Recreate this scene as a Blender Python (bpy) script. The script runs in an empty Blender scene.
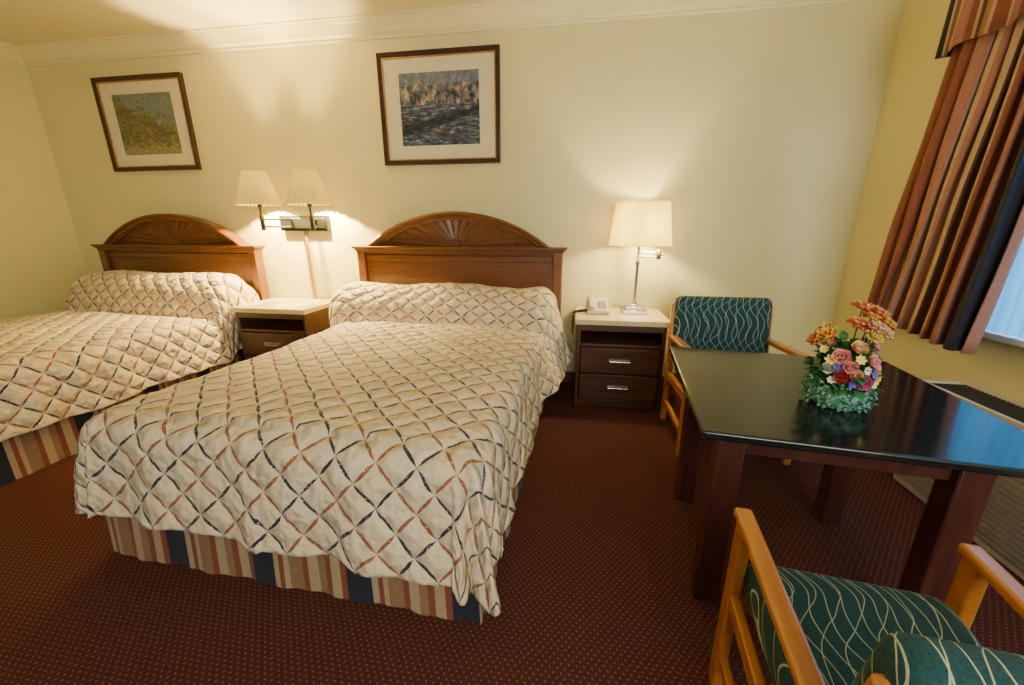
import bpy, bmesh, math, random
from mathutils import Vector, Matrix, noise
random.seed(7)
C=bpy.context.scene.collection
pi=math.pi
W=3.30; XR=1.98; XL=-4.90; YB=-2.4; CH=2.82

# ---------------------------------------------------------------- node helpers
class G:
    def __init__(s,name):
        s.m=bpy.data.materials.new(name); s.m.use_nodes=True
        s.nt=s.m.node_tree; s.n=s.nt.nodes; s.l=s.nt.links
        s.b=s.n['Principled BSDF']
    def set(s,sock,v):
        if isinstance(v,bpy.types.NodeSocket): s.l.new(v,sock)
        else: sock.default_value=v
    def math(s,op,a,b=0.0,c=0.0):
        n=s.n.new('ShaderNodeMath'); n.operation=op
        s.set(n.inputs[0],a); s.set(n.inputs[1],b)
        if op in('MULTIPLY_ADD','COMPARE','SMOOTH_MIN'): s.set(n.inputs[2],c)
        return n.outputs[0]
    def coord(s,kind='Object'):
        return s.n.new('ShaderNodeTexCoord').outputs[kind]
    def sep(s,v):
        n=s.n.new('ShaderNodeSeparateXYZ'); s.l.new(v,n.inputs[0]); return n.outputs
    def comb(s,x,y,z):
        n=s.n.new('ShaderNodeCombineXYZ')
        for i,v in enumerate((x,y,z)): s.set(n.inputs[i],v)
        return n.outputs[0]
    def mapping(s,v,scale=(1,1,1),rot=(0,0,0),loc=(0,0,0)):
        n=s.n.new('ShaderNodeMapping'); s.l.new(v,n.inputs[0])
        n.inputs['Scale'].default_value=scale; n.inputs['Rotation'].default_value=rot; n.inputs['Location'].default_value=loc
        return n.outputs[0]
    def noise(s,v,scale,detail=3,rough=.5,dist=0):
        n=s.n.new('ShaderNodeTexNoise'); s.l.new(v,n.inputs['Vector'])
        n.inputs['Scale'].default_value=scale; n.inputs['Detail'].default_value=detail
        n.inputs['Roughness'].default_value=rough; n.inputs['Distortion'].default_value=dist
        return n.outputs
    def voro(s,v,scale,feature='F1'):
        n=s.n.new('ShaderNodeTexVoronoi'); s.l.new(v,n.inputs['Vector']); n.feature=feature
        n.inputs['Scale'].default_value=scale
        return n.outputs
    def wave(s,v,scale,dist=0,detail=2,dscale=1,direction='X'):
        n=s.n.new('ShaderNodeTexWave'); s.l.new(v,n.inputs['Vector']); n.bands_direction=direction
        n.inputs['Scale'].default_value=scale; n.inputs['Distortion'].default_value=dist
        n.inputs['Detail'].default_value=detail; n.inputs['Detail Scale'].default_value=dscale
        return n.outputs[1]
    def ramp(s,f,stops,interp='LINEAR'):
        n=s.n.new('ShaderNodeValToRGB'); s.l.new(f,n.inputs[0]); cr=n.color_ramp; cr.interpolation=interp
        while len(cr.elements)<len(stops): cr.elements.new(.5)
        for e,(p,c) in zip(cr.elements,stops): e.position=p; e.color=(*c,1)
        return n.outputs[0]
    def mix(s,f,a,b,mode='MIX'):
        n=s.n.new('ShaderNodeMix'); n.data_type='RGBA'; n.blend_type=mode
        s.set(n.inputs[0],f)
        for i,v in((6,a),(7,b)):
            if isinstance(v,tuple): v=(*v,1) if len(v)==3 else v
            s.set(n.inputs[i],v)
        return n.outputs[2]
    def bump(s,h,strength=.3,dist=.01):
        n=s.n.new('ShaderNodeBump'); s.l.new(h,n.inputs['Height'])
        n.inputs['Strength'].default_value=strength; n.inputs['Distance'].default_value=dist
        s.l.new(n.outputs[0],s.b.inputs['Normal'])
    def base(s,c):
        if isinstance(c,tuple): s.b.inputs['Base Color'].default_value=(*c,1)
        else: s.l.new(c,s.b.inputs['Base Color'])
    def p(s,**k):
        for a,v in k.items():
            nm={'rough':'Roughness','metal':'Metallic','sheen':'Sheen Weight','coat':'Coat Weight','spec':'Specular IOR Level','trans':'Transmission Weight','sss':'Subsurface Weight','em':'Emission Strength','alpha':'Alpha'}[a]
            s.b.inputs[nm].default_value=v

def plain(name,c,rough=.5,metal=0,var=.12,scale=20,bump=0,coat=0):
    g=G(name); co=g.coord()
    f=g.noise(co,scale,3)[0]
    d=tuple(x*(1-var) for x in c); e=tuple(min(1,x*(1+var)) for x in c)
    g.base(g.ramp(f,[(.3,d),(.7,e)])); g.p(rough=rough,metal=metal,coat=coat)
    if bump: g.bump(f,bump,.005)
    return g.m

def wood(name,c1,c2,rough=.35,axis=0,scale=6,coat=.2):
    g=G(name); co=g.coord()
    sc=[scale*5]*3; sc[axis]=scale*.5
    v=g.mapping(co,scale=tuple(sc))
    f=g.noise(v,1.0,5,.6,.6)[0]
    g.base(g.ramp(f,[(.3,c1),(.7,c2)])); g.p(rough=rough,coat=coat)
    g.bump(f,.08,.004); return g.m

# ---------------------------------------------------------------- mesh helpers
def finish(name,bm,parent,mat,bevel=0,seg=2,smooth=True,loc=(0,0,0),rot=(0,0,0),label=None,angle=40):
    me=bpy.data.meshes.new(name)
    bmesh.ops.recalc_face_normals(bm,faces=bm.faces)
    bm.to_mesh(me); bm.free()
    o=bpy.data.objects.new(name,me); C.objects.link(o)
    mats=mat if isinstance(mat,(list,tuple)) else [mat]
    for m in mats: me.materials.append(m)
    if smooth:
        for p in me.polygons: p.use_smooth=True
        try: me.set_sharp_from_angle(angle=math.radians(angle))
        except Exception: pass
    if bevel:
        b=o.modifiers.new('Bevel','BEVEL'); b.width=bevel; b.segments=seg; b.limit_method='ANGLE'; b.angle_limit=math.radians(40); b.harden_normals=False
    o.location=loc; o.rotation_euler=rot
    if parent: o.parent=parent
    if label: o['label']=label
    return o
def box(bm,x0,x1,y0,y1,z0,z1,M=None,mi=0):
    vs=[bm.verts.new((x,y,z)) for x in(x0,x1) for y in(y0,y1) for z in(z0,z1)]
    if M is not None:
        for v in vs: v.co=M@v.co
    for f in((0,1,3,2),(4,6,7,5),(0,4,5,1),(2,3,7,6),(0,2,6,4),(1,5,7,3)):
        fa=bm.faces.new([vs[i] for i in f]); fa.material_index=mi
def tube(bm,pts,r,seg=10,cap=True,rs=None,square=False):
    pts=[Vector(p) for p in pts]; rings=[]
    for i,p in enumerate(pts):
        t=(pts[min(i+1,len(pts)-1)]-pts[max(i-1,0)]).normalized()
        up=Vector((0,0,1)) if abs(t.z)<.9 else Vector((0,1,0))
        a=t.cross(up).normalized(); b=t.cross(a).normalized()
        rr=rs[i] if rs else r
        rings.append([bm.verts.new(p+a*rr*math.cos(2*pi*k/seg)+b*rr*math.sin(2*pi*k/seg)) for k in range(seg)])
    for i in range(len(rings)-1):
        for k in range(seg):
            bm.faces.new((rings[i][k],rings[i][(k+1)%seg],rings[i+1][(k+1)%seg],rings[i+1][k]))
    if cap:
        bm.faces.new(rings[0][::-1]); bm.faces.new(rings[-1])
def bar(bm,p,q,w,h,side=Vector((1,0,0))):
    """rectangular bar from p to q; w along side axis, h perpendicular"""
    p=Vector(p);q=Vector(q);t=(q-p).normalized(); s=(side-t*side.dot(t)).normalized(); u=t.cross(s)
    vs=[]
    for c in(p,q):
        for a,b in((-1,-1),(1,-1),(1,1),(-1,1)): vs.append(bm.verts.new(c+s*a*w/2+u*b*h/2))
    for f in((0,1,2,3),(7,6,5,4),(0,4,5,1),(1,5,6,2),(2,6,7,3),(3,7,4,0)): bm.faces.new([vs[i] for i in f])
def lathe(bm,prof,seg=32,c=(0,0,0),pleat=0,npl=0,close=False):
    rings=[]
    for r,z in prof:
        rings.append([bm.verts.new((c[0]+(r+(pleat*math.cos(npl*2*pi*k/seg) if npl else 0))*math.cos(2*pi*k/seg),c[1]+(r+(pleat*math.cos(npl*2*pi*k/seg) if npl else 0))*math.sin(2*pi*k/seg),c[2]+z)) for k in range(seg)])
    for i in range(len(rings)-1):
        for k in range(seg): bm.faces.new((rings[i][k],rings[i][(k+1)%seg],rings[i+1][(k+1)%seg],rings[i+1][k]))
    if close:
        bm.faces.new(rings[0][::-1]); bm.faces.new(rings[-1])
def poly_extrude(bm,pts,y0,y1):
    a=[bm.verts.new((x,y0,z)) for x,z in pts]; b=[bm.verts.new((x,y1,z)) for x,z in pts]
    bm.faces.new(a); bm.faces.new(b[::-1])
    for i in range(len(pts)):
        j=(i+1)%len(pts); bm.faces.new((a[i],b[i],b[j],a[j]))
def thing(name,label,cat,loc=(0,0,0),rot=0,group=None,scale=(1,1,1)):
    e=bpy.data.objects.new(name,None); C.objects.link(e); e.location=loc; e.rotation_euler=(0,0,rot); e.scale=scale
    e.empty_display_size=.1
    e['label']=label; e['category']=cat
    if group: e['group']=group
    return e
def dup(src,loc,rot=0,scale=(1,1,1),label=None):
    def cp(o,par):
        n=o.copy(); C.objects.link(n)
        n.parent=par
        for ch in list(o.children): cp(ch,n)
        return n
    n=cp(src,None); n.location=loc; n.rotation_euler=(0,0,rot); n.scale=scale
    if label: n['label']=label
    return n
def struct(name,bm,mat,smooth=False,bevel=0):
    o=finish(name,bm,None,mat,smooth=smooth,bevel=bevel); o['kind']='structure'; return o
def sst(x):
    x=max(0,min(1,x)); return x*x*(3-2*x)

# ---------------------------------------------------------------- materials
g=G('wall_paint'); co=g.coord(); n1=g.noise(co,60,3)[0]; n2=g.noise(co,1.2,2)[0]
g.base(g.ramp(n2,[(.3,(.76,.69,.335)),(.7,(.79,.72,.365))])); g.p(rough=.36,spec=.45); g.bump(n1,.12,.004); M_wall=g.m
g=G('ceiling_popcorn'); co=g.coord(); n1=g.noise(co,90,4,.7)[0]; g.base(g.ramp(n1,[(.35,(.80,.74,.48)),(.6,(.92,.87,.60))])); g.p(rough=.9); g.bump(n1,.6,.010); M_ceil=g.m
M_crown=plain('crown_paint',(.84,.78,.45),.4,var=.03)
# carpet
g=G('carpet_maroon_dots'); co=g.coord(); X=g.sep(co)
s_=.0235
fa=g.math('FRACT',g.math('DIVIDE',X[0],s_)); row=g.math('FLOOR',g.math('DIVIDE',X[1],s_*.6))
fb=g.math('FRACT',g.math('DIVIDE',X[1],s_*.6))
off=g.math('MULTIPLY',g.math('MODULO',g.math('ADD',row,1000),2),.5)
fa=g.math('FRACT',g.math('ADD',g.math('DIVIDE',X[0],s_),off))
da=g.math('MULTIPLY',g.math('SUBTRACT',fa,.5),1.0); db=g.math('MULTIPLY',g.math('SUBTRACT',fb,.5),.6)
dd=g.math('SQRT',g.math('ADD',g.math('MULTIPLY',da,da),g.math('MULTIPLY',db,db)))
dot=g.math('LESS_THAN',dd,.14)
nz=g.noise(co,260,2)[0]
basec=g.ramp(nz,[(.3,(.045,.013,.011)),(.7,(.112,.031,.024))])
dotc=g.ramp(nz,[(.3,(.13,.062,.042)),(.7,(.24,.118,.075))])
g.base(g.mix(dot,basec,dotc)); g.p(rough=.95,spec=.15); g.bump(nz,.6,.006); M_carpet=g.m
M_base=plain('baseboard_brown',(.12,.045,.03),.5)

M_hb=wood('headboard_cherry',(.115,.038,.009),(.200,.072,.018),.35,0)
M_hb_dark=wood('headboard_cherry_dark',(.095,.030,.007),(.160,.054,.013),.35,2)
M_fan=wood('headboard_fan',(.11,.036,.009),(.18,.064,.016),.42,2,coat=.1)
M_ns=wood('nightstand_brown',(.055,.020,.011),(.115,.043,.023),.4,0)
M_nstop=plain('laminate_cream',(.68,.58,.30),.25,var=.04,scale=60)
M_orange=wood('honey_wood',(.44,.145,.026),(.64,.26,.055),.3,1,coat=.4)
M_table_leg=wood('table_mahogany',(.040,.011,.009),(.085,.026,.018),.3,2)
g=G('black_laminate'); co=g.coord(); f=g.noise(co,120,2)[0]; g.base(g.ramp(f,[(.4,(.006,.008,.009)),(.7,(.014,.018,.019))])); g.p(rough=.15,coat=.15); M_black=g.m
M_chrome=plain('brushed_steel',(.55,.51,.46),.25,1,var=.05,scale=80)
M_brass=plain('brass',(.46,.27,.06),.4,.4,var=.06)
M_bronze=plain('dark_bronze',(.006,.007,.006),.45,0)
M_beige=plain('beige_plastic',(.52,.47,.33),.4,var=.03)
M_btn=plain('grey_button',(.25,.24,.22),.5)
M_cord=plain('black_cord',(.01,.01,.01),.5)
M_white=plain('white_vinyl',(.70,.72,.74),.35,var=.02)
M_matt=plain('mattress_ticking',(.6,.58,.52),.9)

# bedspread
g=G('bedspread_lattice'); uv=g.coord('UV'); X=g.sep(uv)
nn=g.noise(uv,8,2)[0]; wob=g.math('MULTIPLY',g.math('SUBTRACT',nn,.5),.028)
sp=.097
a=g.math('DIVIDE',g.math('ADD',g.math('ADD',g.math('MULTIPLY',X[0],.70),g.math('MULTIPLY',X[1],.71)),wob),sp)
b=g.math('DIVIDE',g.math('ADD',g.math('SUBTRACT',g.math('MULTIPLY',X[0],.70),g.math('MULTIPLY',X[1],.71)),wob),sp)
def dist(c): return g.math('ABSOLUTE',g.math('SUBTRACT',g.math('FRACT',c),.5))
da_=dist(a); db_=dist(b)
rag=g.math('MULTIPLY',g.math('SUBTRACT',g.noise(uv,90,2)[0],.5),.035)
wa=g.math('ADD',g.math('MULTIPLY',g.math('MINIMUM',g.math('MULTIPLY',db_,3.5),1.0),.056),rag)
wb=g.math('ADD',g.math('MULTIPLY',g.math('MINIMUM',g.math('MULTIPLY',da_,3.5),1.0),.056),rag)
la=g.math('LESS_THAN',da_,wa); lb=g.math('LESS_THAN',db_,wb)
fl=g.noise(uv,150,1)[0]; gate=g.math('GREATER_THAN',fl,.34)
pa=g.math('GREATER_THAN',g.math('MODULO',g.math('ADD',g.math('FLOOR',a),400),2),.5)
pb=g.math('GREATER_THAN',g.math('MODULO',g.math('ADD',g.math('FLOOR',b),400),2),.5)
navy=(.020,.024,.055); rust=(.32,.095,.048)
fine=g.noise(uv,9,4,.6)[0]
cream=g.ramp(fine,[(.3,(.62,.50,.31)),(.5,(.74,.62,.41)),(.75,(.80,.69,.49))])
v1=g.voro(g.mapping(uv,scale=(1,1,1)),32,'SMOOTH_F1')[0]; v2=g.noise(uv,24,2,.45,.3)[0]
ca=g.mix(pa,navy,rust); cb=g.mix(pb,rust,navy)
col=g.mix(g.math('MULTIPLY',lb,gate),cream,cb)
col=g.mix(g.math('MULTIPLY',la,gate),col,ca)
g.base(col); g.p(rough=.75,sheen=.08)
pf=g.math('ADD',g.math('SINE',g.math('MULTIPLY',g.math('FRACT',g.math('ADD',a,.5)),pi)),g.math('SINE',g.math('MULTIPLY',g.math('FRACT',g.math('ADD',b,.5)),pi)))
q=g.math('ADD',g.math('MULTIPLY',v1,1.0),g.math('ADD',g.math('MULTIPLY',v2,1.0),g.math('MULTIPLY',pf,.9)))
g.bump(q,.8,.018); M_spread=g.m

def stripes(name,coordkind,axis,period,stops,rough=.8,bump=True,blend=None):
    g=G(name); X=g.sep(g.coord(coordkind)); f=g.math('FRACT',g.math('DIVIDE',g.math('ADD',X[axis],20*period),period))
    c=g.ramp(f,stops,'CONSTANT'); n=g.noise(g.coord(coordkind),40,3)[0]
    c=g.mix(g.math('MULTIPLY',n,.35),c,(.3,.2,.12),'MULTIPLY')
    g.base(c); g.p(rough=rough,sheen=.1)
    if bump: g.bump(n,.25,.004)
    return g
cr=(.42,.31,.18); nv=(.010,.013,.030); ru=(.22,.060,.030); tn=(.27,.155,.075)
M_skirt=stripes('skirt_stripes','UV',0,.40,[(0,nv),(.24,cr),(.30,ru),(.35,cr),(.40,tn),(.54,ru),(.60,cr),(.70,tn),(.78,ru),(.84,cr),(.94,ru)]).m
rs=(.44,.195,.135); tc=(.58,.42,.29); rd=(.27,.080,.048); bk=(.12,.042,.030)
st=[(0,nv),(.045,tc),(.060,rd),(.10,tc),(.12,rs),(.19,rd),(.225,tc),(.245,bk),(.28,rs),(.33,tc),(.355,rd),(.42,tc),(.435,rs),(.50,rd),(.535,tc),(.56,bk),(.60,rs),(.65,tc),(.67,rd),(.74,tc),(.76,rs),(.81,rd),(.85,nv),(.96,rs)]
g=stripes('curtain_stripes','UV',0,1.30,st); g.p(sheen=.1); M_curt=g.m
# chair fabric : thin flowing pale lines on teal
g=G('teal_fabric'); oc=g.coord('Object'); X=g.sep(oc)
s=g.math('ADD',X[1],X[2]); nz1=g.noise(oc,7,1)[0]
def fam(per,amp,fr,ph,sl,w):
    t=g.math('ADD',g.math('DIVIDE',X[0],per),g.math('MULTIPLY',g.math('SINE',g.math('ADD',g.math('MULTIPLY',s,fr),ph)),amp))
    t=g.math('ADD',t,g.math('MULTIPLY',s,sl)); t=g.math('ADD',t,g.math('MULTIPLY',nz1,1.2))
    return g.math('LESS_THAN',g.math('ABSOLUTE',g.math('SUBTRACT',g.math('FRACT',t),.5)),w)
ln=g.math('MAXIMUM',fam(.036,.42,26.0,0.3,4.0,.036),fam(.052,.55,19.0,2.0,-5.0,.024))
fz=g.noise(oc,220,2)[0]
tb=g.ramp(fz,[(.3,(.002,.034,.042)),(.7,(.004,.074,.084))])
g.base(g.mix(ln,tb,(.44,.46,.32))); g.p(rough=.85,sheen=.06); g.bump(fz,.3,.003); M_teal=g.m
# shades
def shade_mat(name,c,tc_,em,ec,mx_=.6):
    g=G(name); co=g.coord(); f=g.noise(co,60,2)[0]
    g.base(g.ramp(f,[(.3,tuple(x*.94 for x in c)),(.7,c)])); g.p(rough=.9)
    tr=g.n.new('ShaderNodeBsdfTranslucent'); tr.inputs[0].default_value=(*tc_,1)
    mx=g.n.new('ShaderNodeMixShader'); mx.inputs[0].default_value=mx_
    g.b.inputs['Emission Color'].default_value=(*ec,1); g.p(em=em)
    out=g.n['Material Output']
    g.l.new(g.b.outputs[0],mx.inputs[1]); g.l.new(tr.outputs[0],mx.inputs[2]); g.l.new(mx.outputs[0],out.inputs[0])
    return g.m
M_shade=shade_mat('shade_white',(.86,.78,.42),(.95,.84,.36),.7,(1,.76,.20),.45)
M_shade2=shade_mat('shade_cream',(.74,.58,.20),(.62,.48,.10),.55,(1,.68,.09),.07)
M_bulb=G('bulb_glow'); M_bulb.b.inputs['Emission Color'].default_value=(1,.75,.42,1); M_bulb.p(em=30); M_bulb=M_bulb.m
g=G('sheer_glow_fabric'); X=g.sep(g.coord()); f=g.wave(g.coord(),6,1,2,1,'Y')
g.base(g.ramp(f,[(0,(.06,.20,.42)),(1,(.12,.32,.58))])); g.p(rough=.9,em=1.25)  # cloth emits blue itself, standing in for daylight passing through
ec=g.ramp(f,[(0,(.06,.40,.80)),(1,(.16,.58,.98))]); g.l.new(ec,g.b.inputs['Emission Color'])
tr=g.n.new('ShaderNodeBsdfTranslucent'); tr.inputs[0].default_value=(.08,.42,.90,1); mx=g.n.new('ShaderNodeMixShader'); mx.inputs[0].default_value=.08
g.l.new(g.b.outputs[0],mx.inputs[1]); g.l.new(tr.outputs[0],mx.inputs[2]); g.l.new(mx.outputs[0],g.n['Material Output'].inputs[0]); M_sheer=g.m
g=G('window_glass'); g.base((.8,.9,.95)); g.p(rough=.02,trans=1.0); M_glass=g.m
M_frame=wood('picture_frame_brown',(.030,.008,.005),(.070,.020,.011),.3,0)
M_gold=plain('gilt',(.45,.28,.09),.35,.8)
M_mat=plain('mat_board',(.72,.65,.44),.6,var=.03)
def art(name,kind):
    g=G(name); co=g.coord(); X=g.sep(co)
    n=g.noise(g.mapping(co,scale=(1,1,2.0)),11,6,.8,.8)[0]; n2=g.noise(g.mapping(co,scale=(1,1,1.6),loc=(3,1,2)),26,4,.75)[0]
    vo=g.voro(g.mapping(co,scale=(1,1,2)),46)[1]
    if kind==0:
        water=g.ramp(g.noise(g.mapping(co,scale=(1,1,4)),14,5,.8)[0],[(.36,(.012,.018,.035)),(.48,(.05,.075,.13)),(.56,(.12,.15,.19)),(.66,(.42,.43,.40))])
        up=g.ramp(g.noise(g.mapping(co,scale=(1.6,1,1)),13,4,.75)[0],[(.36,(.012,.020,.028)),(.46,(.06,.09,.14)),(.54,(.20,.18,.15)),(.66,(.46,.42,.35))])
        hz=g.math('GREATER_THAN',g.math('ADD',X[2],g.math('MULTIPLY',n,.10)),.085)
        c=g.mix(hz,water,up)
        boat=g.math('LESS_THAN',g.math('ABSOLUTE',g.math('ADD',g.math('ADD',X[2],.03),g.math('ADD',g.math('MULTIPLY',X[0],-.22),g.math('MULTIPLY',n2,.10)))),.030)
        c=g.mix(g.math('MULTIPLY',boat,.8),c,(.010,.014,.028))
        b2=g.math('LESS_THAN',g.math('ABSOLUTE',g.math('ADD',g.math('ADD',X[2],.10),g.math('ADD',g.math('MULTIPLY',X[0],.35),g.math('MULTIPLY',n,.14)))),.022)
        c=g.mix(g.math('MULTIPLY',b2,.6),c,(.05,.04,.05))
        sky=g.math('GREATER_THAN',g.math('ADD',X[2],g.math('MULTIPLY',n2,.12)),.235)
        c=g.mix(g.math('MULTIPLY',sky,.75),c,(.13,.18,.27))
    else:
        c=g.ramp(n,[(.30,(.02,.035,.012)),(.42,(.07,.09,.025)),(.50,(.20,.17,.06)),(.56,(.03,.05,.04)),(.66,(.42,.38,.20))])
        c2=g.ramp(n2,[(.35,(.02,.04,.02)),(.5,(.12,.13,.06)),(.66,(.36,.30,.14))])
        c=g.mix(.4,c,c2)
        sky=g.math('GREATER_THAN',g.math('ADD',X[2],g.math('ADD',g.math('MULTIPLY',X[0],.45),g.math('MULTIPLY',n,.7))),.44)
        c=g.mix(g.math('MULTIPLY',sky,.65),c,(.16,.24,.25))
        gr=g.math('LESS_THAN',g.math('ADD',X[2],g.math('MULTIPLY',n,.6)),.13)
        c=g.mix(g.math('MULTIPLY',gr,.55),c,(.38,.32,.16))
    c=g.mix(.25,c,vo,'OVERLAY')
    g.base(c); g.p(rough=.25,coat=.3); return g.m
M_art0=art('print_harbour',0); M_art1=art('print_garden',1)
M_heat=plain('heater_beige',(.60,.55,.44),.45,var=.05)
M_slat=plain('heater_slats',(.34,.30,.24),.4,var=.05)
M_grille=plain('heater_black_grille',(.02,.02,.02),.4)

# ---------------------------------------------------------------- room
bm=bmesh.new(); box(bm,XL-.1,XR+.1,YB,W+.1,-.1,0); struct('floor',bm,M_carpet)
bm=bmesh.new(); box(bm,XL-.1,XR+.1,YB,W+.1,CH,CH+.1); struct('ceiling',bm,M_ceil)
bm=bmesh.new(); box(bm,XL-.1,XR+.1,W,W+.1,0,CH); struct('wall_back',bm,M_wall)
bm=bmesh.new(); box(bm,XL-.1,XL,YB,W,0,CH); struct('wall_left',bm,M_wall)
WY0,WY1,WZ0,WZ1=.65,2.60,.84,2.35
bm=bmesh.new()
box(bm,XR,XR+.1,YB,WY0,0,CH); box(bm,XR,XR+.1,WY1,W,0,CH); box(bm,XR,XR+.1,WY0,WY1,0,WZ0); box(bm,XR,XR+.1,WY0,WY1,WZ1,CH)
struct('wall_right',bm,M_wall)
prof=[(0,0),(.010,0),(.014,.010),(.010,.018),(.020,.026),(.034,.034),(.050,.060),(.072,.088),(.080,.094),(.088,.105),(.102,.110),(.102,.12),(0,.12)]
def crown(name,p,q,nrm):
    bm=bmesh.new(); a=[];b=[]
    for d,z in prof:
        a.append(bm.verts.new((p[0]+nrm[0]*d,p[1]+nrm[1]*d,2.70+z))); b.append(bm.verts.new((q[0]+nrm[0]*d,q[1]+nrm[1]*d,2.70+z)))
    for i in range(len(prof)):
        j=(i+1)%len(prof); bm.faces.new((a[i],a[j],b[j],b[i]))
    struct(name,bm,M_crown)
crown('trim_1',(XL,W),(XR,W),(0,-1)); crown('trim_2',(XL,YB),(XL,W),(1,0)); crown('trim_3',(XR,YB),(XR,W),(-1,0))
bm=bmesh.new(); box(bm,XL,XR,W-.014,W,0,.10); struct('baseboard_back',bm,M_base,bevel=.004)
bm=bmesh.new(); box(bm,XR-.014,XR,YB,W-.014,0,.10); struct('baseboard_right',bm,M_base,bevel=.004)
bm=bmesh.new(); box(bm,XL,XL+.014,YB,W-.014,0,.10); struct('baseboard_left',bm,M_base,bevel=.004)
# window
bm=bmesh.new()
for z0,z1 in((WZ0,WZ0+.05),(WZ1-.05,WZ1)): box(bm,XR+.02,XR+.09,WY0,WY1,z0,z1)
for y in(WY0,(WY0+WY1)/2-.025,WY1-.05): box(bm,XR+.02,XR+.09,y,y+.05,WZ0+.05,WZ1-.05)
box(bm,XR-.05,XR+.09,WY0-.02,WY1+.02,WZ0-.03,WZ0)
w=struct('window_1',bm,M_white,bevel=.004)
bm=bmesh.new(); box(bm,XR+.052,XR+.058,WY0+.05,WY1-.05,WZ0+.05,WZ1-.05); o=finish('window_pane',bm,w,M_glass,smooth=False)
o['kind']='structure'
# sheer
e=thing('sheer_curtain','pale blue sheer with added daylight glow hanging in front of the window glass','sheer curtain')
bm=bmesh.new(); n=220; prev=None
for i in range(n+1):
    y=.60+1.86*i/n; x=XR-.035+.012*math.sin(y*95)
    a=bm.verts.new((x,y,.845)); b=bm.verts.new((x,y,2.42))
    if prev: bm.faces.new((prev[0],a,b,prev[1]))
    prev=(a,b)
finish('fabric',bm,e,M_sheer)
# curtain panel
e=thing('curtain','rust, tan and navy striped pleated drape gathered beside the window','curtain')
bm=bmesh.new(); uvl=bm.loops.layers.uv.new('UVMap'); nz_=24; n=320; grid=[]
for j in range(nz_+1):
    t=j/nz_; z=2.50-t*(2.50-.79); row=[]
    y1=2.545+.225*t; y0=1.97+.02*t
    for i in range(n+1):
        s=i/n; y=y1+(y0-y1)*s
        ph=s*2*pi*8.5
        amp=.032+.010*math.sin(s*9)
        x=XR-.150+amp*math.sin(ph+.5*math.sin(t*3+s*4))-.06*t*s+.014*noise.noise((s*5,t*3,0))
        yy=y+.018*math.sin(2*ph+t)*.8
        p=Vector((x,yy,z-.03*s*t))
        row.append((bm.verts.new(p),s*1.29))
    grid.append(row)
for j in range(nz_):
    for i in range(n):
        q=[grid[j][i],grid[j][i+1],grid[j+1][i+1],grid[j+1][i]]
        f=bm.faces.new([k[0] for k in q])
        for l,k in zip(f.loops,q): l[uvl].uv=(k[1],k[0].co.z)
o=finish('drape_panel',bm,e,M_curt,angle=180); m=o.modifiers.new('S','SOLIDIFY'); m.thickness=.005
# valance
e2=thing('valance','striped rust and cream fabric valance across the window top','valance')
bm=bmesh.new(); uvl=bm.loops.layers.uv.new('UVMap'); prev=None
VD=.225; VY=2.595
pts=[(XR-.005-(VD-.005)*k/8,VY,k*VD/8) for k in range(9)]+[(XR-VD,VY-2.1*k/160,VD+2.1*k/160) for k in range(1,161)]
for (x,y,s) in pts:
    xx=x-.010*math.sin(s*42)*(1 if s>VD+.01 else 0)
    a=bm.verts.new((xx-.008,y,2.14+.010*math.sin(s*21))); b=bm.verts.new((x,y,2.55))
    if prev:
        f=bm.faces.new((prev[0],a,b,prev[1])); 
        for l,u in zip(f.loops,(prev[2],s,s,prev[2])): l[uvl].uv=(u*1.6-.34,l.vert.co.z)
    prev=(a,b,s)
o=finish('valance_cloth',bm,e2,M_curt,angle=180); m=o.modifiers.new('S','SOLIDIFY'); m.thickness=.008
bm=bmesh.new(); box(bm,XR-VD+.005,XR-.002,.50,VY-.008,2.52,2.55); finish('valance_board',bm,e2,M_crown)

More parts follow.
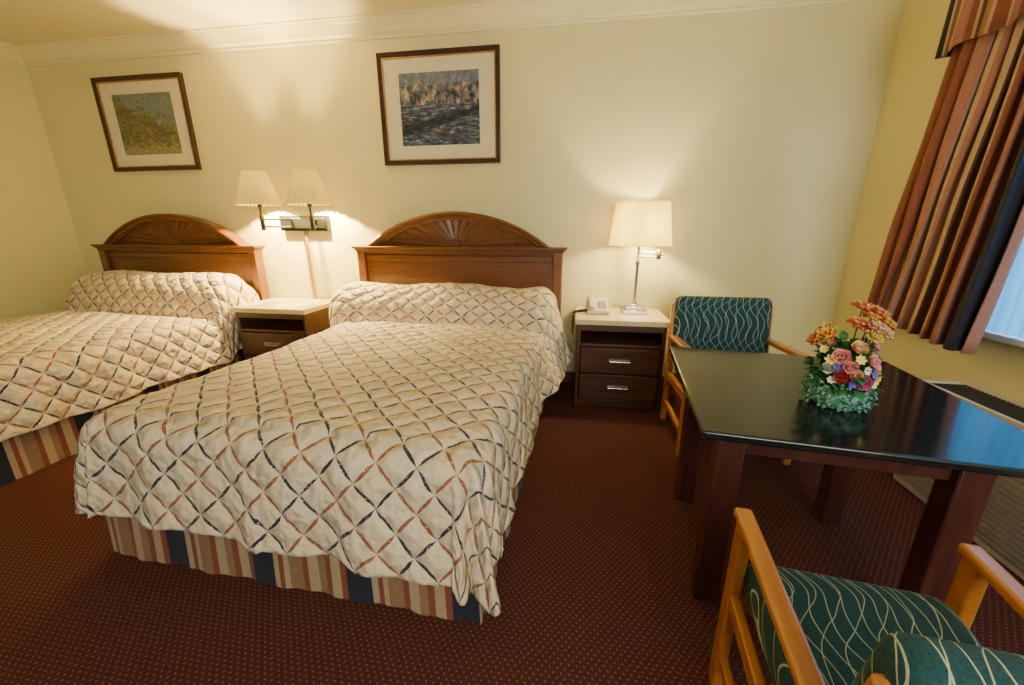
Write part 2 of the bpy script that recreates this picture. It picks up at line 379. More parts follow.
# ---------------------------------------------------------------- beds
BY=2.08; HW=.80; BR=-math.radians(2.2)
def arch_pts(w,h,z0,n=40):
    R=(h*h+w*w)/(2*h); a=math.asin(w/R); return [(R*math.sin(-a+2*a*i/n),z0+R*math.cos(-a+2*a*i/n)-(R-h)) for i in range(n+1)]
def make_bed():
    e=thing('bed','queen bed with cherry sunburst headboard and striped skirt','bed',(-1.02,BY,0),BR,'beds in the motel room')
    bm=bmesh.new(); box(bm,-.76,.76,-1.0,1.05,.05,.34); finish('box_spring',bm,e,M_matt,bevel=.02)
    bm=bmesh.new(); box(bm,-.755,.755,-1.0,1.06,.342,.560); finish('mattress',bm,e,M_matt,bevel=.07,seg=4)
    bm=bmesh.new(); uvl=bm.loops.layers.uv.new('UVMap'); prev=None; P=[]
    cs=[(-HW,1.0),(-HW,-1.06),(HW,-1.06),(HW,1.0)]; tot=0
    for (x0,y0),(x1,y1) in zip(cs[:-1],cs[1:]):
        L=math.hypot(x1-x0,y1-y0); N=int(L/.012); nx,ny=(y1-y0)/L,-(x1-x0)/L
        for i in range(N+(1 if (x1,y1)==cs[-1] else 0)):
            t=i/N; d=.0025*math.sin((tot+t*L)*2*pi/.31)+.0015*math.sin((tot+t*L)*2*pi/.11)
            P.append((x0+(x1-x0)*t,y0+(y1-y0)*t,nx*d,ny*d,tot+t*L))
        tot+=L
    for x,y,nx,ny,s in P:
        a=bm.verts.new((x+nx*2.2,y+ny*2.2,.004)); b=bm.verts.new((x*.975,y*.98,.38))
        if prev:
            f=bm.faces.new((prev[0],a,b,prev[1]))
            for l,u in zip(f.loops,(prev[2],s,s,prev[2])): l[uvl].uv=(u+.04,l.vert.co.z)
        prev=(a,b,s)
    finish('bed_skirt',bm,e,M_skirt,angle=180)
    y0,y1=1.11,1.165
    bm=bmesh.new(); box(bm,-.84,.84,y0+.01,y1,.30,1.13); hb=finish('headboard',bm,e,M_hb,bevel=.004)
    for k in(-1,1):
        bm=bmesh.new(); box(bm,k*.845-.035,k*.845+.035,y0-.03,y1+.005,0.0,1.128); finish('post',bm,hb,M_hb,bevel=.005)
    bm=bmesh.new(); box(bm,-.895,.895,y0-.042,y1+.012,1.135,1.152); box(bm,-.912,.912,y0-.055,y1+.015,1.152,1.172); box(bm,-.885,.885,y0-.033,y1,1.118,1.135); finish('cap_rail',bm,hb,M_hb,bevel=.006,seg=3)
    bm=bmesh.new(); box(bm,-.80,.80,y0-.002,y0+.012,1.05,1.10); finish('panel_rail',bm,hb,M_hb,bevel=.006)
    ap=arch_pts(.755,.255,1.170)
    bm=bmesh.new(); poly_extrude(bm,ap,y0+.012,y1-.005); finish('arch_panel',bm,hb,M_hb_dark)
    bm=bmesh.new()
    outer=arch_pts(.775,.275,1.170,48); 
    sec=[(0,y1),(0,y0-.045),(-.010,y0-.052),(-.020,y0-.048),(-.028,y0-.030),(-.044,y0-.028),(-.050,y0-.015),(-.060,y0-.012),(-.065,y0+.012)]
    rings=[]; cz=1.170-( (.275**2+.775**2)/(2*.275)-.275)
    for x,z in outer:
        d=Vector((x,z-cz)).normalized(); rings.append([bm.verts.new((x+d.x*o_,yy,max(1.170,z+d.y*o_))) for o_,yy in sec])
    for i in range(len(rings)-1):
        for k in range(len(sec)-1): bm.faces.new((rings[i][k],rings[i][k+1],rings[i+1][k+1],rings[i+1][k]))
    finish('arch_molding',bm,hb,M_hb,angle=50)
    bm=bmesh.new(); N=15
    w2,h2=.690,.210
    R=(h2*h2+w2*w2)/(2*h2)
    def edge(ang):
        dz=math.sin(ang); c=-(R-h2)
        return dz*c+math.sqrt(max(0,(dz*c)**2-(c*c-R*R)))
    angs=[pi*i/N for i in range(N+1)]
    angs=[math.atan2(math.sin(t)*.6,math.cos(t)) for t in angs]
    for i in range(N):
        a0=angs[i]+.004; a1=angs[i+1]-.004; am=(a0+a1)/2
        r0=.060; zb=1.176; K=6
        o=[ (edge(a0+(a1-a0)*k/K)*math.cos(a0+(a1-a0)*k/K),edge(a0+(a1-a0)*k/K)*math.sin(a0+(a1-a0)*k/K)) for k in range(K+1)]
        vi=[bm.verts.new((r0*math.cos(a0),y0+.011,zb+r0*math.sin(a0))),bm.verts.new((r0*math.cos(am),y0+.006,zb+r0*math.sin(am))),bm.verts.new((r0*math.cos(a1),y0+.011,zb+r0*math.sin(a1)))]
        vo_=[bm.verts.new((x,(y0+.011)-(.009*math.sin(pi*k/K)),zb+z)) for k,(x,z) in enumerate(o)]
        bm.faces.new([vi[0],vi[1]]+vo_[:K//2+1][::-1]); 
        bm.faces.new([vi[1],vi[2]]+vo_[K//2:][::-1])
    hv=[bm.verts.new((.055*math.cos(pi*k/14),y0-.008,1.174+.050*math.sin(pi*k/14))) for k in range(15)]
    hb2=[bm.verts.new((.060*math.cos(pi*k/14),y0+.011,1.174+.055*math.sin(pi*k/14))) for k in range(15)]
    bm.faces.new(hv)
    for k in range(14): bm.faces.new((hv[k],hv[k+1],hb2[k+1],hb2[k]))
    finish('sunburst_fan',bm,hb,M_fan,angle=20)
    return e
bed=make_bed(); bed['label']='queen bed with sunburst headboard beside the lamp nightstand'
bed2=dup(bed,(-3.71,BY,0),BR,label='queen bed with sunburst headboard beside the bare side wall')

def ridge(x,y,z):
    return 1-abs(noise.noise((x,y,z)))*2.2
def make_spread(cx,label,seed,flr,fll,pushl,pushr,hump):
    e=thing('bedspread',label,'bedspread',(cx,BY,0),BR,'lattice bedspreads')
    bm=bmesh.new(); uvl=bm.loops.layers.uv.new('UVMap')
    R=.095; hw=.812-R; yf=-1.062+R; yh=1.055; drop=.425; top=.615
    NX,NY=250,250
    xs=[-(hw+drop)+2*(hw+drop)*i/NX for i in range(NX+1)]
    ys=[(yf-drop)+(yh-(yf-drop))*j/NY for j in range(NY+1)]
    grid=[]
    for y in ys:
        row=[]
        for x in xs:
            ex=max(abs(x)-hw,0); ey=max(yf-y,0); sx=1 if x>0 else -1
            px=min(abs(x),hw); py=max(y,yf)
            r=max(ex,ey); z=top; hx=hy=0; dropz=0; N_=Vector((0,0,1)); headf=sst((y-.1)/.75)
            if r>0:
                L=math.hypot(ex,ey); dx,dy=ex/L,ey/L
                ang=math.atan2(ey,ex); corner=math.sin(2*ang) if (ex>0 and ey>0) else 0
                r2=r*(1+(.16 if sx>0 else .04)*corner+(.08+.09*px*sx if ey>0 else 0)*math.sin(ang))
                fl=.11+( (flr if sx>0 else fll)*headf if ex>0 and ey==0 else 0)+.05*corner
                if r2<R*pi/2: h=R*math.sin(r2/R); dropz=R*(1-math.cos(r2/R))
                else:
                    k=r2-R*pi/2; h=R+k*fl; dropz=R+k*math.sqrt(max(.3,1-fl*fl))
                fr=min(1,r/drop); 
                s=(y if ey==0 else (x if ex==0 else ang*.5+3))
                rip=(.014*math.sin(s*15+seed)+.008*math.sin(s*27+seed*2+sx))*fr
                if corner>0: rip+=.042*math.sin(ang*9+seed)*corner*fr
                rip+=.022*noise.noise((x*3+seed,y*3,1))*fr
                h+=rip
                hx=dx*h*sx; hy=-dy*h
                dropz+=.008*math.sin(s*9+seed)*fr
                lean=min(1,r2/(R*pi/2)); N_=Vector((dx*sx*lean,-dy*lean,1-lean*.9)).normalized()
            X_=sx*px+hx; Y_=py+hy
            ys_=.64+.02*math.sin(x*3+seed)
            tl=max(0,min(1,(y-ys_)/.26)); t=math.sin(tl*pi/2)
            xf=1-.80*sst((abs(x)-.70)/.50)
            bumpz=hump*t*xf*(1-.30*sst((y-.95)/.1))+.010*t*math.sin(x*7+seed)*xf
            Y_-=.045*math.sin(pi*tl)*xf
            if abs(x)>.5: X_+=sx*(pushr if sx>0 else pushl)*t*math.exp(-((abs(x)-.88)/.16)**2)
            bumpz-=.012*math.exp(-((y-ys_+.02)/.05)**2)*(1 if ex==0 else .4)
            puff=.020*(1-min(1,abs(x)/hw)**4)*(1-t) if ex==0 and ey==0 else 0
            Z_=top+puff+bumpz-dropz+.012*noise.noise((x*2.2+seed,y*2.2,0))
            d_=.0070*noise.noise((x*6,y*6+seed,4))+.0038*ridge(x*12+seed,y*12,seed)+.0018*ridge(x*26,y*26+seed,2)
            P_=Vector((X_,Y_,Z_))+N_*d_
            v=bm.verts.new(P_); row.append((v,x,y-(.20*(1-t))))
        grid.append(row)
    for j in range(NY):
        for i in range(NX):
            q=[grid[j][i],grid[j][i+1],grid[j+1][i+1],grid[j+1][i]]
            f=bm.faces.new([k[0] for k in q])
            for l,k in zip(f.loops,q): l[uvl].uv=(k[1]+5+cx,k[2]+5)
    o=finish('quilted_cover',bm,e,M_spread,angle=180)
    m=o.modifiers.new('S','SOLIDIFY'); m.thickness=.008; m.offset=-1
    return e
make_spread(-1.02,'cream quilted bedspread with navy and rust lattice beside lamp nightstand',1.3,.54,.30,.18,.05,.265)
make_spread(-3.71,'cream quilted bedspread with navy and rust lattice near side wall',4.1,.06,.30,.06,.06,.32)

# ---------------------------------------------------------------- nightstands
def nightstand(name,label,x0,x1,drawers,grp):
    yf=2.80; yb=W-.02; cx=(x0+x1)/2; w=(x1-x0)/2
    e=thing(name,label,'nightstand',(cx,(yf+yb)/2,0),0,grp); d=(yb-yf)/2
    bm=bmesh.new()
    box(bm,-w+.02,-w+.045,-d,d,.0,.65); box(bm,w-.045,w-.02,-d,d,0,.65); box(bm,-w+.045,w-.045,d-.015,d,.05,.65)
    box(bm,-w+.045,w-.045,-d,d-.015,.05,.07); box(bm,-w+.045,w-.045,-d,d-.015,.485,.505); box(bm,-w+.045,w-.045,-d,-d+.02,.600,.65)
    box(bm,-w+.045,w-.045,-d+.03,-d+.05,0,.05)
    finish('body',bm,e,M_ns,bevel=.003)
    bm=bmesh.new(); box(bm,-w,w,-d-.03,d,.65,.69); finish('top',bm,e,M_nstop,bevel=.006,seg=3)
    if drawers:
        for z0 in(.08,.285):
            bm=bmesh.new(); box(bm,-w+.05,w-.05,-d-.018,-d+.3,z0,z0+.195); dr=finish('drawer',bm,e,M_ns,bevel=.005)
            bm=bmesh.new(); zc=z0+.10
            tube(bm,[(-.070,-d-.018,zc),(-.070,-d-.040,zc),(.070,-d-.040,zc),(.070,-d-.018,zc)],.005,8)
            box(bm,-.078,.078,-d-.021,-d-.018,zc-.016,zc+.016)
            finish('handle',bm,dr,M_chrome,label='brushed steel bar handle')
    return e
nightstand('nightstand','dark brown two drawer nightstand with cream laminate top',.02,.68,True,'nightstands against the wall')
nightstand('nightstand','dark brown open nightstand with cream top between the beds',-2.80,-2.12,True,'nightstands against the wall')

# ---------------------------------------------------------------- table lamp
e=thing('table_lamp','brushed steel swing arm lamp with lit white shade on nightstand','lamp',(.46,3.07,.691))
bm=bmesh.new(); box(bm,-.090,.090,-.070,.070,0.001,.028); box(bm,-.068,.068,-.052,.052,.028,.052); box(bm,-.035,.035,-.03,.03,.052,.068); finish('base',bm,e,M_chrome,bevel=.004,seg=3)
bm=bmesh.new(); lathe(bm,[(.022,.068),(.016,.08),(.011,.10),(.011,.36),(.016,.37),(.016,.39),(.010,.40),(.010,.50),(.018,.51),(.018,.55)],16,close=True); finish('pole',bm,e,M_chrome)
bm=bmesh.new(); tube(bm,[(-.01,0,.455),(.14,-.02,.455)],.007,8); tube(bm,[(-.01,0,.425),(.14,-.02,.425)],.007,8)
lathe(bm,[(.012,.405),(.018,.412),(.018,.468),(.012,.475)],14,(.14,-.02,0),close=True); finish('swing_arm',bm,e,M_chrome)
bm=bmesh.new(); tube(bm,[(.152,-.02,.44),(.175,-.022,.44)],.010,10); finish('switch_knob',bm,e,M_brass)
bm=bmesh.new()
def shade_ring(hw_,z):
    c=.26*hw_; out=[]
    base=[(hw_,-hw_+c),(hw_,hw_-c),(hw_-c*.45,hw_-c*.45),(hw_-c,hw_),(-hw_+c,hw_),(-hw_+c*.45,hw_-c*.45),(-hw_,hw_-c),(-hw_,-hw_+c),(-hw_+c*.45,-hw_+c*.45),(-hw_+c,-hw_),(hw_-c,-hw_),(hw_-c*.45,-hw_+c*.45)]
    for x,y in base:
        a=math.radians(18); out.append(bm.verts.new((x*math.cos(a)-y*math.sin(a),x*math.sin(a)+y*math.cos(a),z)))
    return out
rr_=[shade_ring(.180,.500),shade_ring(.182,.512),shade_ring(.153,.795),shade_ring(.152,.806)]
for i in range(3):
    for k in range(12): bm.faces.new((rr_[i][k],rr_[i][(k+1)%12],rr_[i+1][(k+1)%12],rr_[i+1][k]))
o=finish('lamp_shade',bm,e,M_shade,angle=25); m=o.modifiers.new('S','SOLIDIFY'); m.thickness=.003
bm=bmesh.new(); tube(bm,[(-.15,0,.79),(.15,0,.79)],.003,6); tube(bm,[(0,-.15,.79),(0,.15,.79)],.003,6)
tube(bm,[(0.02,0,.55),(.06,0,.62),(.06,0,.70),(0.0,0,.79),(-.06,0,.70),(-.06,0,.62),(-.02,0,.55)],.0025,6); finish('harp',bm,e,M_chrome)
bm=bmesh.new(); lathe(bm,[(.012,.55),(.016,.58),(.030,.63),(.030,.65),(.018,.675),(.002,.682)],16,(0.0,0,0),close=True); finish('bulb',bm,e,M_bulb)
def plight(name,loc,power,col,r=.04):
    l=bpy.data.lights.new(name,'POINT'); l.energy=power; l.color=col; l.shadow_soft_size=r
    o=bpy.data.objects.new(name,l); o.location=loc; C.objects.link(o); return o
plight('lamp_light',(.485,2.985,.69+.66),17,(1,.77,.38),.07)
plight('lamp_light_front',(.520,2.945,.69+.60),22,(1,.80,.44),.030)

# ---------------------------------------------------------------- wall sconce (double swing arm)
e=thing('wall_sconce','black double swing arm wall lamp with two pleated shades','wall lamp',(-2.38,W,1.36))
bm=bmesh.new(); box(bm,-.22,.24,-.045,0,-.065,.065); box(bm,-.20,.22,-.055,-.045,-.045,.045); finish('backplate',bm,e,M_bronze,bevel=.006)
for lx,x0 in((-.24,-.10),(.22,.14)):
    bm=bmesh.new()
    for dz in(-.03,.03): tube(bm,[(x0,-.06,dz),((x0+lx)/2+.02,-.13,dz),(lx,-.22,dz)],.008,8)
    lathe(bm,[(.013,-.06),(.017,-.055),(.017,.055),(.010,.065),(.010,.12),(.018,.13),(.018,.17)],14,(lx,-.22,0),close=True)
    finish('swing_arm',bm,e,M_bronze)
    bm=bmesh.new(); lathe(bm,[(.166,.140),(.082,.400)],160,(lx,-.22,0),pleat=.007,npl=32); o=finish('lamp_shade',bm,e,M_shade2,angle=180); m=o.modifiers.new('S','SOLIDIFY'); m.thickness=.002
    bm=bmesh.new(); lathe(bm,[(.012,.17),(.016,.19),(.028,.23),(.028,.25),(.016,.275),(.002,.28)],16,(lx,-.22,0),close=True); finish('bulb',bm,e,M_bulb)
    plight('sconce_light',(-2.38+lx,W-.182,1.36+.240),270,(1,.72,.26),.015)
bm=bmesh.new(); box(bm,-.014,.014,-.022,-.001,-.66,-.066); finish('cord_cover',bm,e,M_brass,bevel=.004,label='brass cord cover')

# ---------------------------------------------------------------- phone
e=thing('telephone','beige corded desk telephone on the nightstand','telephone',(.185,3.02,.693),.05,None,(.85,.85,.85))
bm=bmesh.new()
vs=[(-.10,-.09,.001),(.10,-.09,.001),(.10,.10,.001),(-.10,.10,.001),(-.095,-.085,.035),(.095,-.085,.035),(.095,.08,.120),(-.095,.08,.120)]
V=[bm.verts.new(v) for v in vs]
for f in((0,3,2,1),(4,5,6,7),(0,1,5,4),(1,2,6,5),(2,3,7,6),(3,0,4,7)): bm.faces.new([V[i] for i in f])
finish('body',bm,e,M_beige,bevel=.008,seg=3)
sl=math.atan2(.085,.165)
R_=Matrix.Translation((0,0,.079))@Matrix.Rotation(sl,4,'X')
bm=bmesh.new(); 
for i in range(3):
    for j in range(4): box(bm,.0+i*.026,.018+i*.026,-.065+j*.026,-.048+j*.026,-.002,.006,R_)
finish('keypad',bm,e,M_btn,bevel=.002)
bm=bmesh.new(); box(bm,-.005,.08,.05,.075,-.001,.004,R_); finish('number_card',bm,e,M_white)
bm=bmesh.new(); box(bm,-.085,-.035,-.085,-.04,.0,.032,R_); box(bm,-.085,-.035,.045,.09,.0,.032,R_); box(bm,-.080,-.040,-.085,.09,.020,.038,R_); finish('handset',bm,e,M_beige,bevel=.010,seg=3)
bm=bmesh.new(); pts=[]
for k in range(90):
    t=k/89; x=-.09-.13*min(1,t*1.6); z=.035-.02*t if t<.62 else .022-.30*(t-.62)**1.2*2
    pts.append((x+.006*math.sin(k*1.3),-.05-.10*t+.010*math.sin(k*1.4), z+.009*math.cos(k*1.4)))
tube(bm,pts,.0065,6); finish('cord',bm,e,M_cord,label='dark coiled cord')

# ---------------------------------------------------------------- pictures
def picture(label,x0,x1,z0,z1,artm):
    w=(x1-x0)/2;h=(z1-z0)/2; e=thing('framed_picture',label,'picture',((x0+x1)/2,W,(z0+z1)/2),0,'framed prints above the beds')
    def rect(bm,ow,oh,iw,ih,y0,y1,yi=None):
        yi=y0 if yi is None else yi
        A=[[bm.verts.new((sx*a,y,sz*b)) for sx,sz in((-1,-1),(1,-1),(1,1),(-1,1))] for a,b,y in((ow,oh,y1),(ow,oh,y0),(iw,ih,yi),(iw,ih,y1))]
        for r in range(4):
            for k in range(4): bm.faces.new((A[r][k],A[r][(k+1)%4],A[(r+1)%4][(k+1)%4],A[(r+1)%4][k]))
    bm=bmesh.new(); rect(bm,w,h,w-.035,h-.035,-.035,-.002,-.022); finish('frame',bm,e,M_frame,bevel=.003)
    bm=bmesh.new(); rect(bm,w-.034,h-.034,w-.042,h-.042,-.024,-.004); finish('gilt_lip',bm,e,M_gold)
    bm=bmesh.new(); box(bm,-w+.04,w-.04,-.014,-.006,-h+.04,h-.04); finish('mat_board',bm,e,M_mat,smooth=False)
    bm=bmesh.new(); box(bm,-w*.662,w*.662,-.0155,-.0143,-h*.642,h*.642); finish('print',bm,e,artm,smooth=False)
picture('brown framed cream matted print in dark blues and greys',-1.57,-.61,1.81,2.60,M_art0)
picture('brown framed cream matted print of green foliage and path',-4.22,-3.32,1.82,2.57,M_art1)

# ---------------------------------------------------------------- table
e=thing('dining_table','square black topped table with mahogany legs beside the heater','table',(.95,1.60,0),-math.radians(6.5))
bm=bmesh.new(); box(bm,-.485,.485,-.485,.485,.672,.70); finish('table_top',bm,e,M_black,bevel=.007,seg=3)
bm=bmesh.new()
lx0,lx1,ly0,ly1=-.38,.24,-.40,.17
for y in(ly0,ly1): box(bm,lx0,lx1,y-.012,y+.012,.60,.672)
for x in(lx0,lx1): box(bm,x-.012,x+.012,ly0,ly1,.60,.672)
finish('apron',bm,e,M_table_leg,bevel=.003)
for x in(lx0,lx1):
    for y in(ly0,ly1):
        bm=bmesh.new(); box(bm,x-.04,x+.04,y-.04,y+.04,0,.671); finish('leg',bm,e,M_table_leg,bevel=.006)

# ---------------------------------------------------------------- chairs
def cushion(bm,w,d,h,b,M,n=14,rr=.035):
    def surf(u,v,axis,sg):
        p=[0,0,0]; p[axis]=sg; p[(axis+1)%3]=u; p[(axis+2)%3]=v
        hx,hy,hz=w/2,d/2,h/2
        q=Vector((p[0]*hx,p[1]*hy,p[2]*hz)); r=min(rr,hz*.95)
        c=Vector((max(-hx+r,min(hx-r,q.x)),max(-hy+r,min(hy-r,q.y)),max(-hz+r,min(hz-r,q.z))))
        dd=q-c
        if dd.length>1e-6: dd=dd.normalized()*r
        q=c+dd
        q.z+=b*(1-(q.x/hx)**2)*(1-(q.y/hy)**2)*(1 if q.z>0 else -.2)
        return M@q
    cache={}
    def vert(co):
        k=tuple(round(c,5) for c in co)
        if k not in cache: cache[k]=bm.verts.new(co)
        return cache[k]
    def tt(i): 
        t=-1+2*i/n; return math.copysign(abs(t)**.7,t)
    for ax in range(3):
        for sg in(-1,1):
            for i in range(n):
                for j in range(n):
                    vs=[vert(surf(tt(i+a),tt(j+b_),ax,sg)) for a,b_ in((0,0),(1,0),(1,1),(0,1))]
                    if len(set(vs))==4:
                        try: bm.faces.new(vs)
                        except ValueError: pass
def make_chair():
    e=thing('dining_chair','honey wood armchair with teal squiggle upholstery facing the table','chair',(.962,2.46,0),0,'upholstered armchairs at the table')
    for k in(-1,1):
        x=k*.25
        bm=bmesh.new(); bar(bm,(x,-.245,0),(x,-.250,.612),.032,.048); finish('leg',bm,e,M_orange,bevel=.007,seg=3)
        bm=bmesh.new(); bar(bm,(x,.235,0),(x,.205,.42),.032,.048); finish('leg',bm,e,M_orange,bevel=.007,seg=3)
        bm=bmesh.new(); bar(bm,(x,-.285,.628),(x,.245,.598),.046,.030); finish('armrest',bm,e,M_orange,bevel=.009,seg=3)
        bm=bmesh.new(); bar(bm,(x,.205,.42),(x,.270,.815),.032,.045); finish('back_post',bm,e,M_orange,bevel=.010,seg=3)
        bm=bmesh.new(); bar(bm,(x,-.235,.36),(x,.200,.34),.026,.05); finish('seat_rail',bm,e,M_orange,bevel=.005)
        bm=bmesh.new(); bar(bm,(x,-.23,.14),(x,.22,.14),.024,.035); finish('stretcher',bm,e,M_orange,bevel=.005)
    for y,z in((-.235,.35),(.20,.33)):
        bm=bmesh.new(); bar(bm,(-.25,y,z),(.25,y,z),.05,.024,Vector((0,0,1))); finish('cross_rail',bm,e,M_orange,bevel=.004)
    bm=bmesh.new(); cushion(bm,.465,.47,.11,.022,Matrix.Translation((0,-.040,.425))@Matrix.Rotation(math.radians(-3),4,'X'),rr=.04); finish('seat',bm,e,M_teal,angle=180)
    bm=bmesh.new(); cushion(bm,.50,.40,.085,.02,Matrix.Translation((0,.222,.670))@Matrix.Rotation(math.radians(90-9),4,'X'),rr=.036); finish('backrest',bm,e,M_teal,angle=180)
    return e
ch=make_chair(); ch.scale=(1.17,1,1.02); ch['label']='honey wood armchair with teal squiggle upholstery beside the nightstand'
ch2=dup(ch,(.680,.660,0),pi-math.radians(6),(.96,1.0,.92),label='honey wood armchair with teal upholstery seen from behind, pulled to table')

# ---------------------------------------------------------------- heater
e=thing('wall_heater','long beige through-wall heater with black grille under window','heater',(XR-.125,1.45,0))
hx=.125-.016
bm=bmesh.new(); box(bm,-.10,hx,-.70,.70,0,.54); finish('cabinet',bm,e,M_heat,bevel=.012,seg=3)
bm=bmesh.new(); box(bm,-.105,-.088,-.71,.71,.54,.574); box(bm,.07,hx,-.71,.71,.54,.574); box(bm,-.088,.07,.68,.71,.54,.574); box(bm,-.088,.07,-.71,-.68,.54,.574); finish('top_frame',bm,e,M_heat,bevel=.004)
bm=bmesh.new(); box(bm,-.088,.07,-.68,.68,.54,.550)
for i in range(68): box(bm,-.088,.07,-.68+i*.02,-.672+i*.02,.551,.570)
finish('top_grille',bm,e,M_grille,bevel=0,smooth=False)
bm=bmesh.new(); box(bm,-.106,-.1005,-.67,.67,.04,.43)
for i in range(14): box(bm,-.114,-.106,-.66,.66,.05+i*.026,.066+i*.026)
finish('front_grille',bm,e,M_slat,smooth=False)
# outlet
e=thing('wall_outlet','white plastic wall outlet plate on the cream wall','outlet',(XR,2.92,.62))
bm=bmesh.new(); box(bm,-.006,0,-.04,.04,-.06,.06); finish('plate',bm,e,M_white,bevel=.002)
bm=bmesh.new(); box(bm,-.009,-.006,-.018,.018,.008,.04); box(bm,-.009,-.006,-.018,.018,-.04,-.008); finish('socket',bm,e,M_beige,bevel=.001)

# ---------------------------------------------------------------- flowers
fe=thing('flower_arrangement','artificial pink, orange and yellow flowers in green woven basket on table','flowers',(.945,1.46,.70),0,None,(.95,.95,.95))
g=G('basket_weave'); co=g.coord(); v=g.voro(co,80)[0]
g.base(g.mix(g.math('GREATER_THAN',v,.45),(.03,.20,.13),(.25,.45,.36))); g.p(rough=.7); g.bump(v,.8,.006); M_bask=g.m
bm=bmesh.new(); lathe(bm,[(.001,.002),(.068,.002),(.076,.01),(.086,.05),(.088,.070),(.091,.075),(.086,.080),(.08,.070),(.07,.03),(.001,.03)],40,pleat=.003,npl=20); finish('basket',bm,fe,M_bask,angle=180)
M_leaf=plain('leaf_green',(.030,.16,.035),.5,var=.5,scale=30)
g=G('filler_green_white'); f=g.noise(g.coord(),130,2)[0]; g.base(g.ramp(f,[(.42,(.02,.17,.09)),(.54,(.07,.32,.19)),(.66,(.48,.62,.48))])); g.p(rough=.6); M_leaf2=g.m
def petal(bm,M,L,Wd,curl,cup,mi=0,ruf=0):
    n,m=6,6 if ruf else 4; gr=[]
    for i in range(n+1):
        t=i/n; w=Wd*math.sin(pi*min(1,(t*.86+.09)))**.75
        a=curl*t; row=[]
        for j in range(m+1):
            s=-1+2*j/m
            zz=L*((1-math.cos(a))/curl if abs(curl)>1e-3 else 0)+cup*w*s*s+ruf*t*L*math.sin(s*7+t*3)*.10
            row.append(bm.verts.new(M@Vector((s*w/2, L*(math.sin(a)/curl if abs(curl)>1e-3 else t)*(1-.10*abs(s)), zz))))
        gr.append(row)
    for i in range(n):
        for j in range(m):
            f=bm.faces.new((gr[i][j],gr[i][j+1],gr[i+1][j+1],gr[i+1][j])); f.material_index=mi
def flower_mesh(kind,r,mats):
    bm=bmesh.new()
    if kind=='rose':
        for ring,(n,tilt,k) in enumerate(((5,.25,1.0),(5,.65,.85),(4,1.05,.68),(3,1.35,.5))):
            for i in range(n):
                a=2*pi*i/n+ring*.6
                M=Matrix.Rotation(a,4,'Z')@Matrix.Translation((0,.004,0))@Matrix.Rotation(tilt,4,'X')
                petal(bm,M,r*k,r*k*1.05,.8,.22,0 if ring<2 else 1)
    elif kind=='lily':
        for ring,(n,tilt,k) in enumerate(((6,.20,.90),(6,.65,.85),(5,1.05,.70))):
            for i in range(n):
                a=2*pi*i/n+ring*.5
                M=Matrix.Rotation(a,4,'Z')@Matrix.Rotation(tilt,4,'X')
                petal(bm,M,r*k,r*.85*k,.15,.18,ring%2,1.4)
    else:
        for i in range(7):
            M=Matrix.Rotation(2*pi*i/7,4,'Z')@Matrix.Rotation(.3,4,'X'); petal(bm,M,r,r*.6,.3,.1,0)
        lathe(bm,[(r*.28,0.0),(r*.25,r*.15),(.0005,r*.2)],10)
    return bm
cols={'orange':((.90,.36,.05),(.92,.62,.12)),'coral':((.88,.18,.08),(.92,.45,.16)),'pink':((.78,.28,.28),(.88,.50,.44)),'mag':((.50,.07,.18),(.66,.14,.28)),'yellow':((.90,.70,.16),(.90,.58,.10)),'violet':((.14,.10,.46),(.24,.18,.6)),'white':((.80,.76,.62),(.85,.82,.70)),'peach':((.90,.46,.24),(.92,.64,.38)),'red':((.48,.03,.03),(.58,.07,.05))}
CM={k:(plain('petal_'+k,a,.6,var=.15,scale=40),plain('petal_inner_'+k,b,.6,var=.15,scale=40)) for k,(a,b) in cols.items()}
spec=[]
spec+=[('lily','coral',.046,(.015,.0,.305)),('lily','peach',.046,(.05,-.03,.305)),('lily','coral',.045,(.080,.01,.345)),('lily','coral',.046,(.035,.03,.362)),('lily','orange',.042,(.098,-.01,.318)),('lily','yellow',.038,(.04,-.05,.275)),('lily','peach',.040,(.078,-.04,.290)),('lily','orange',.038,(.055,.0,.335)),
 ('lily','orange',.044,(-.100,-.02,.268)),('lily','yellow',.038,(-.080,.02,.282)),('lily','coral',.034,(-.124,.0,.25)),
 ('rose','pink',.036,(-.055,-.06,.20)),('rose','pink',.028,(-.03,-.080,.17)),('rose','peach',.034,(.0,-.05,.230)),('rose','pink',.030,(.045,-.065,.19)),('rose','mag',.034,(.018,-.085,.120)),('rose','peach',.028,(.070,-.05,.165)),('rose','peach',.034,(.050,.02,.225)),('rose','red',.028,(-.050,-.075,.135)),('rose','peach',.034,(-.03,.05,.215)),('rose','white',.026,(-.078,-.045,.155)),('rose','yellow',.026,(.078,-.055,.13)),
 ('daisy','violet',.022,(-.064,-.070,.17)),('daisy','violet',.022,(.055,-.080,.150)),('daisy','violet',.020,(.085,-.03,.20)),('daisy','white',.020,(.03,-.08,.160)),('daisy','yellow',.022,(-.005,-.085,.20)),('daisy','yellow',.024,(-.085,-.06,.19)),('daisy','yellow',.022,(.062,-.080,.112)),('daisy','white',.018,(-.075,-.070,.12)),('rose','peach',.026,(.090,.03,.22)),('rose','peach',.026,(-.01,-.085,.145)),('daisy','violet',.020,(-.015,-.095,.115)),('rose','pink',.024,(.070,-.03,.235)),('daisy','yellow',.02,(-.10,-.03,.22)),('rose','pink',.026,(-.07,.0,.235))]
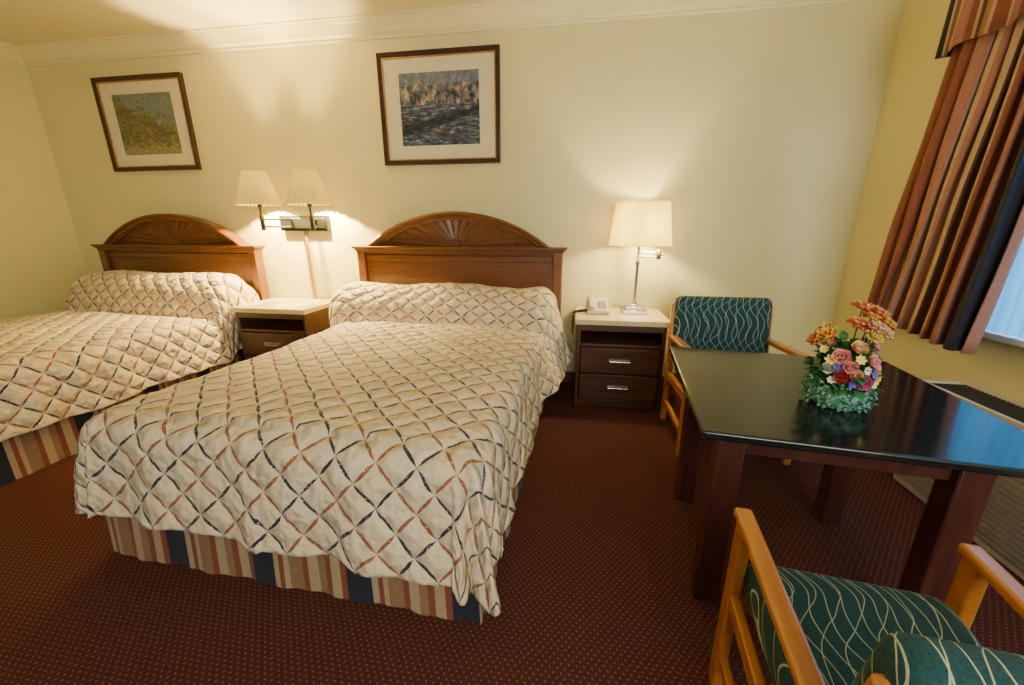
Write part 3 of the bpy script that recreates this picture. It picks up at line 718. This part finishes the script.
for kind,c,r,p in spec:
    bm=flower_mesh(kind,r,None)
    p=(p[0]*.90,p[1]*.90,p[2]*.99)
    d=Vector((p[0]*1.2,p[1]-.05,(p[2]-.12)*.7+.01)).normalized()
    q=Vector((0,0,1)).rotation_difference(d)
    o=finish('flower',bm,fe,list(CM[c]),loc=p,angle=180); o.rotation_euler=q.to_euler()
bm=bmesh.new()
for kind,c,r,p in spec: tube(bm,[(p[0]*.2,p[1]*.2,.05),(p[0]*.6,p[1]*.6,p[2]*.6+.01),(p[0]*.90,p[1]*.90,p[2]*.99)],.0022,5)
o=finish('stems',bm,fe,M_leaf); o['kind']='stuff'
for nm,mt,N,sc in(('foliage',M_leaf,260,1),('pale_foliage',M_leaf2,420,.42)):
    bm=bmesh.new()
    for i in range(N):
        a=random.random()*2*pi
        if nm=='foliage':
            el=random.uniform(-.1,1.35); rr=random.uniform(.05,.110)
            p=Vector((rr*math.cos(a)*math.cos(el),rr*math.sin(a)*math.cos(el),.09+rr*1.45*max(0,math.sin(el))))
        else:
            el=random.uniform(-.9,.9); zz=random.uniform(.012,.110); rr=.078+.020*math.sin(pi*(zz+.01)/.13)+random.uniform(-.004,.008)
            p=Vector((rr*math.cos(a),rr*math.sin(a),zz))
        M=Matrix.Translation(p)@Matrix.Rotation(a-pi/2,4,'Z')@Matrix.Rotation(el+random.uniform(-.5,.5),4,'X')@Matrix.Rotation(random.uniform(-.6,.6),4,'Y')
        petal(bm,M,random.uniform(.025,.040)*sc,.022*sc*1.3,-.5,.15)
    for v in bm.verts: v.co.z=max(v.co.z,.002)
    o=finish(nm,bm,fe,mt,angle=180); o['kind']='stuff'

# ---------------------------------------------------------------- lights, world, camera
def area(name,loc,rot,sx,sy,power,col):
    l=bpy.data.lights.new(name,'AREA'); l.shape='RECTANGLE'; l.size=sx; l.size_y=sy; l.energy=power; l.color=col
    o=bpy.data.objects.new(name,l); o.location=loc; o.rotation_euler=rot; C.objects.link(o); return o
area('window_daylight',(XR+.35,1.6,1.65),(0,math.radians(90),0),1.5,1.9,210,(.85,.94,1.0))
area('room_fill',(.9,-2.2,1.9),(math.radians(93),0,math.radians(4)),2.2,1.4,108,(1.0,.98,.90))  # added fill light behind the camera, no visible source
w=bpy.data.worlds.new('World'); bpy.context.scene.world=w; w.use_nodes=True
w.node_tree.nodes['Background'].inputs[0].default_value=(.95,.95,1,1); w.node_tree.nodes['Background'].inputs[1].default_value=.18
cam=bpy.data.cameras.new('camera'); cam.lens=391/1024*36; cam.sensor_width=36; cam.clip_start=.02
co=bpy.data.objects.new('camera',cam); C.objects.link(co); co.location=(0,0,1.3); co.rotation_euler=(math.radians(74),0,math.radians(9))
bpy.context.scene.camera=co
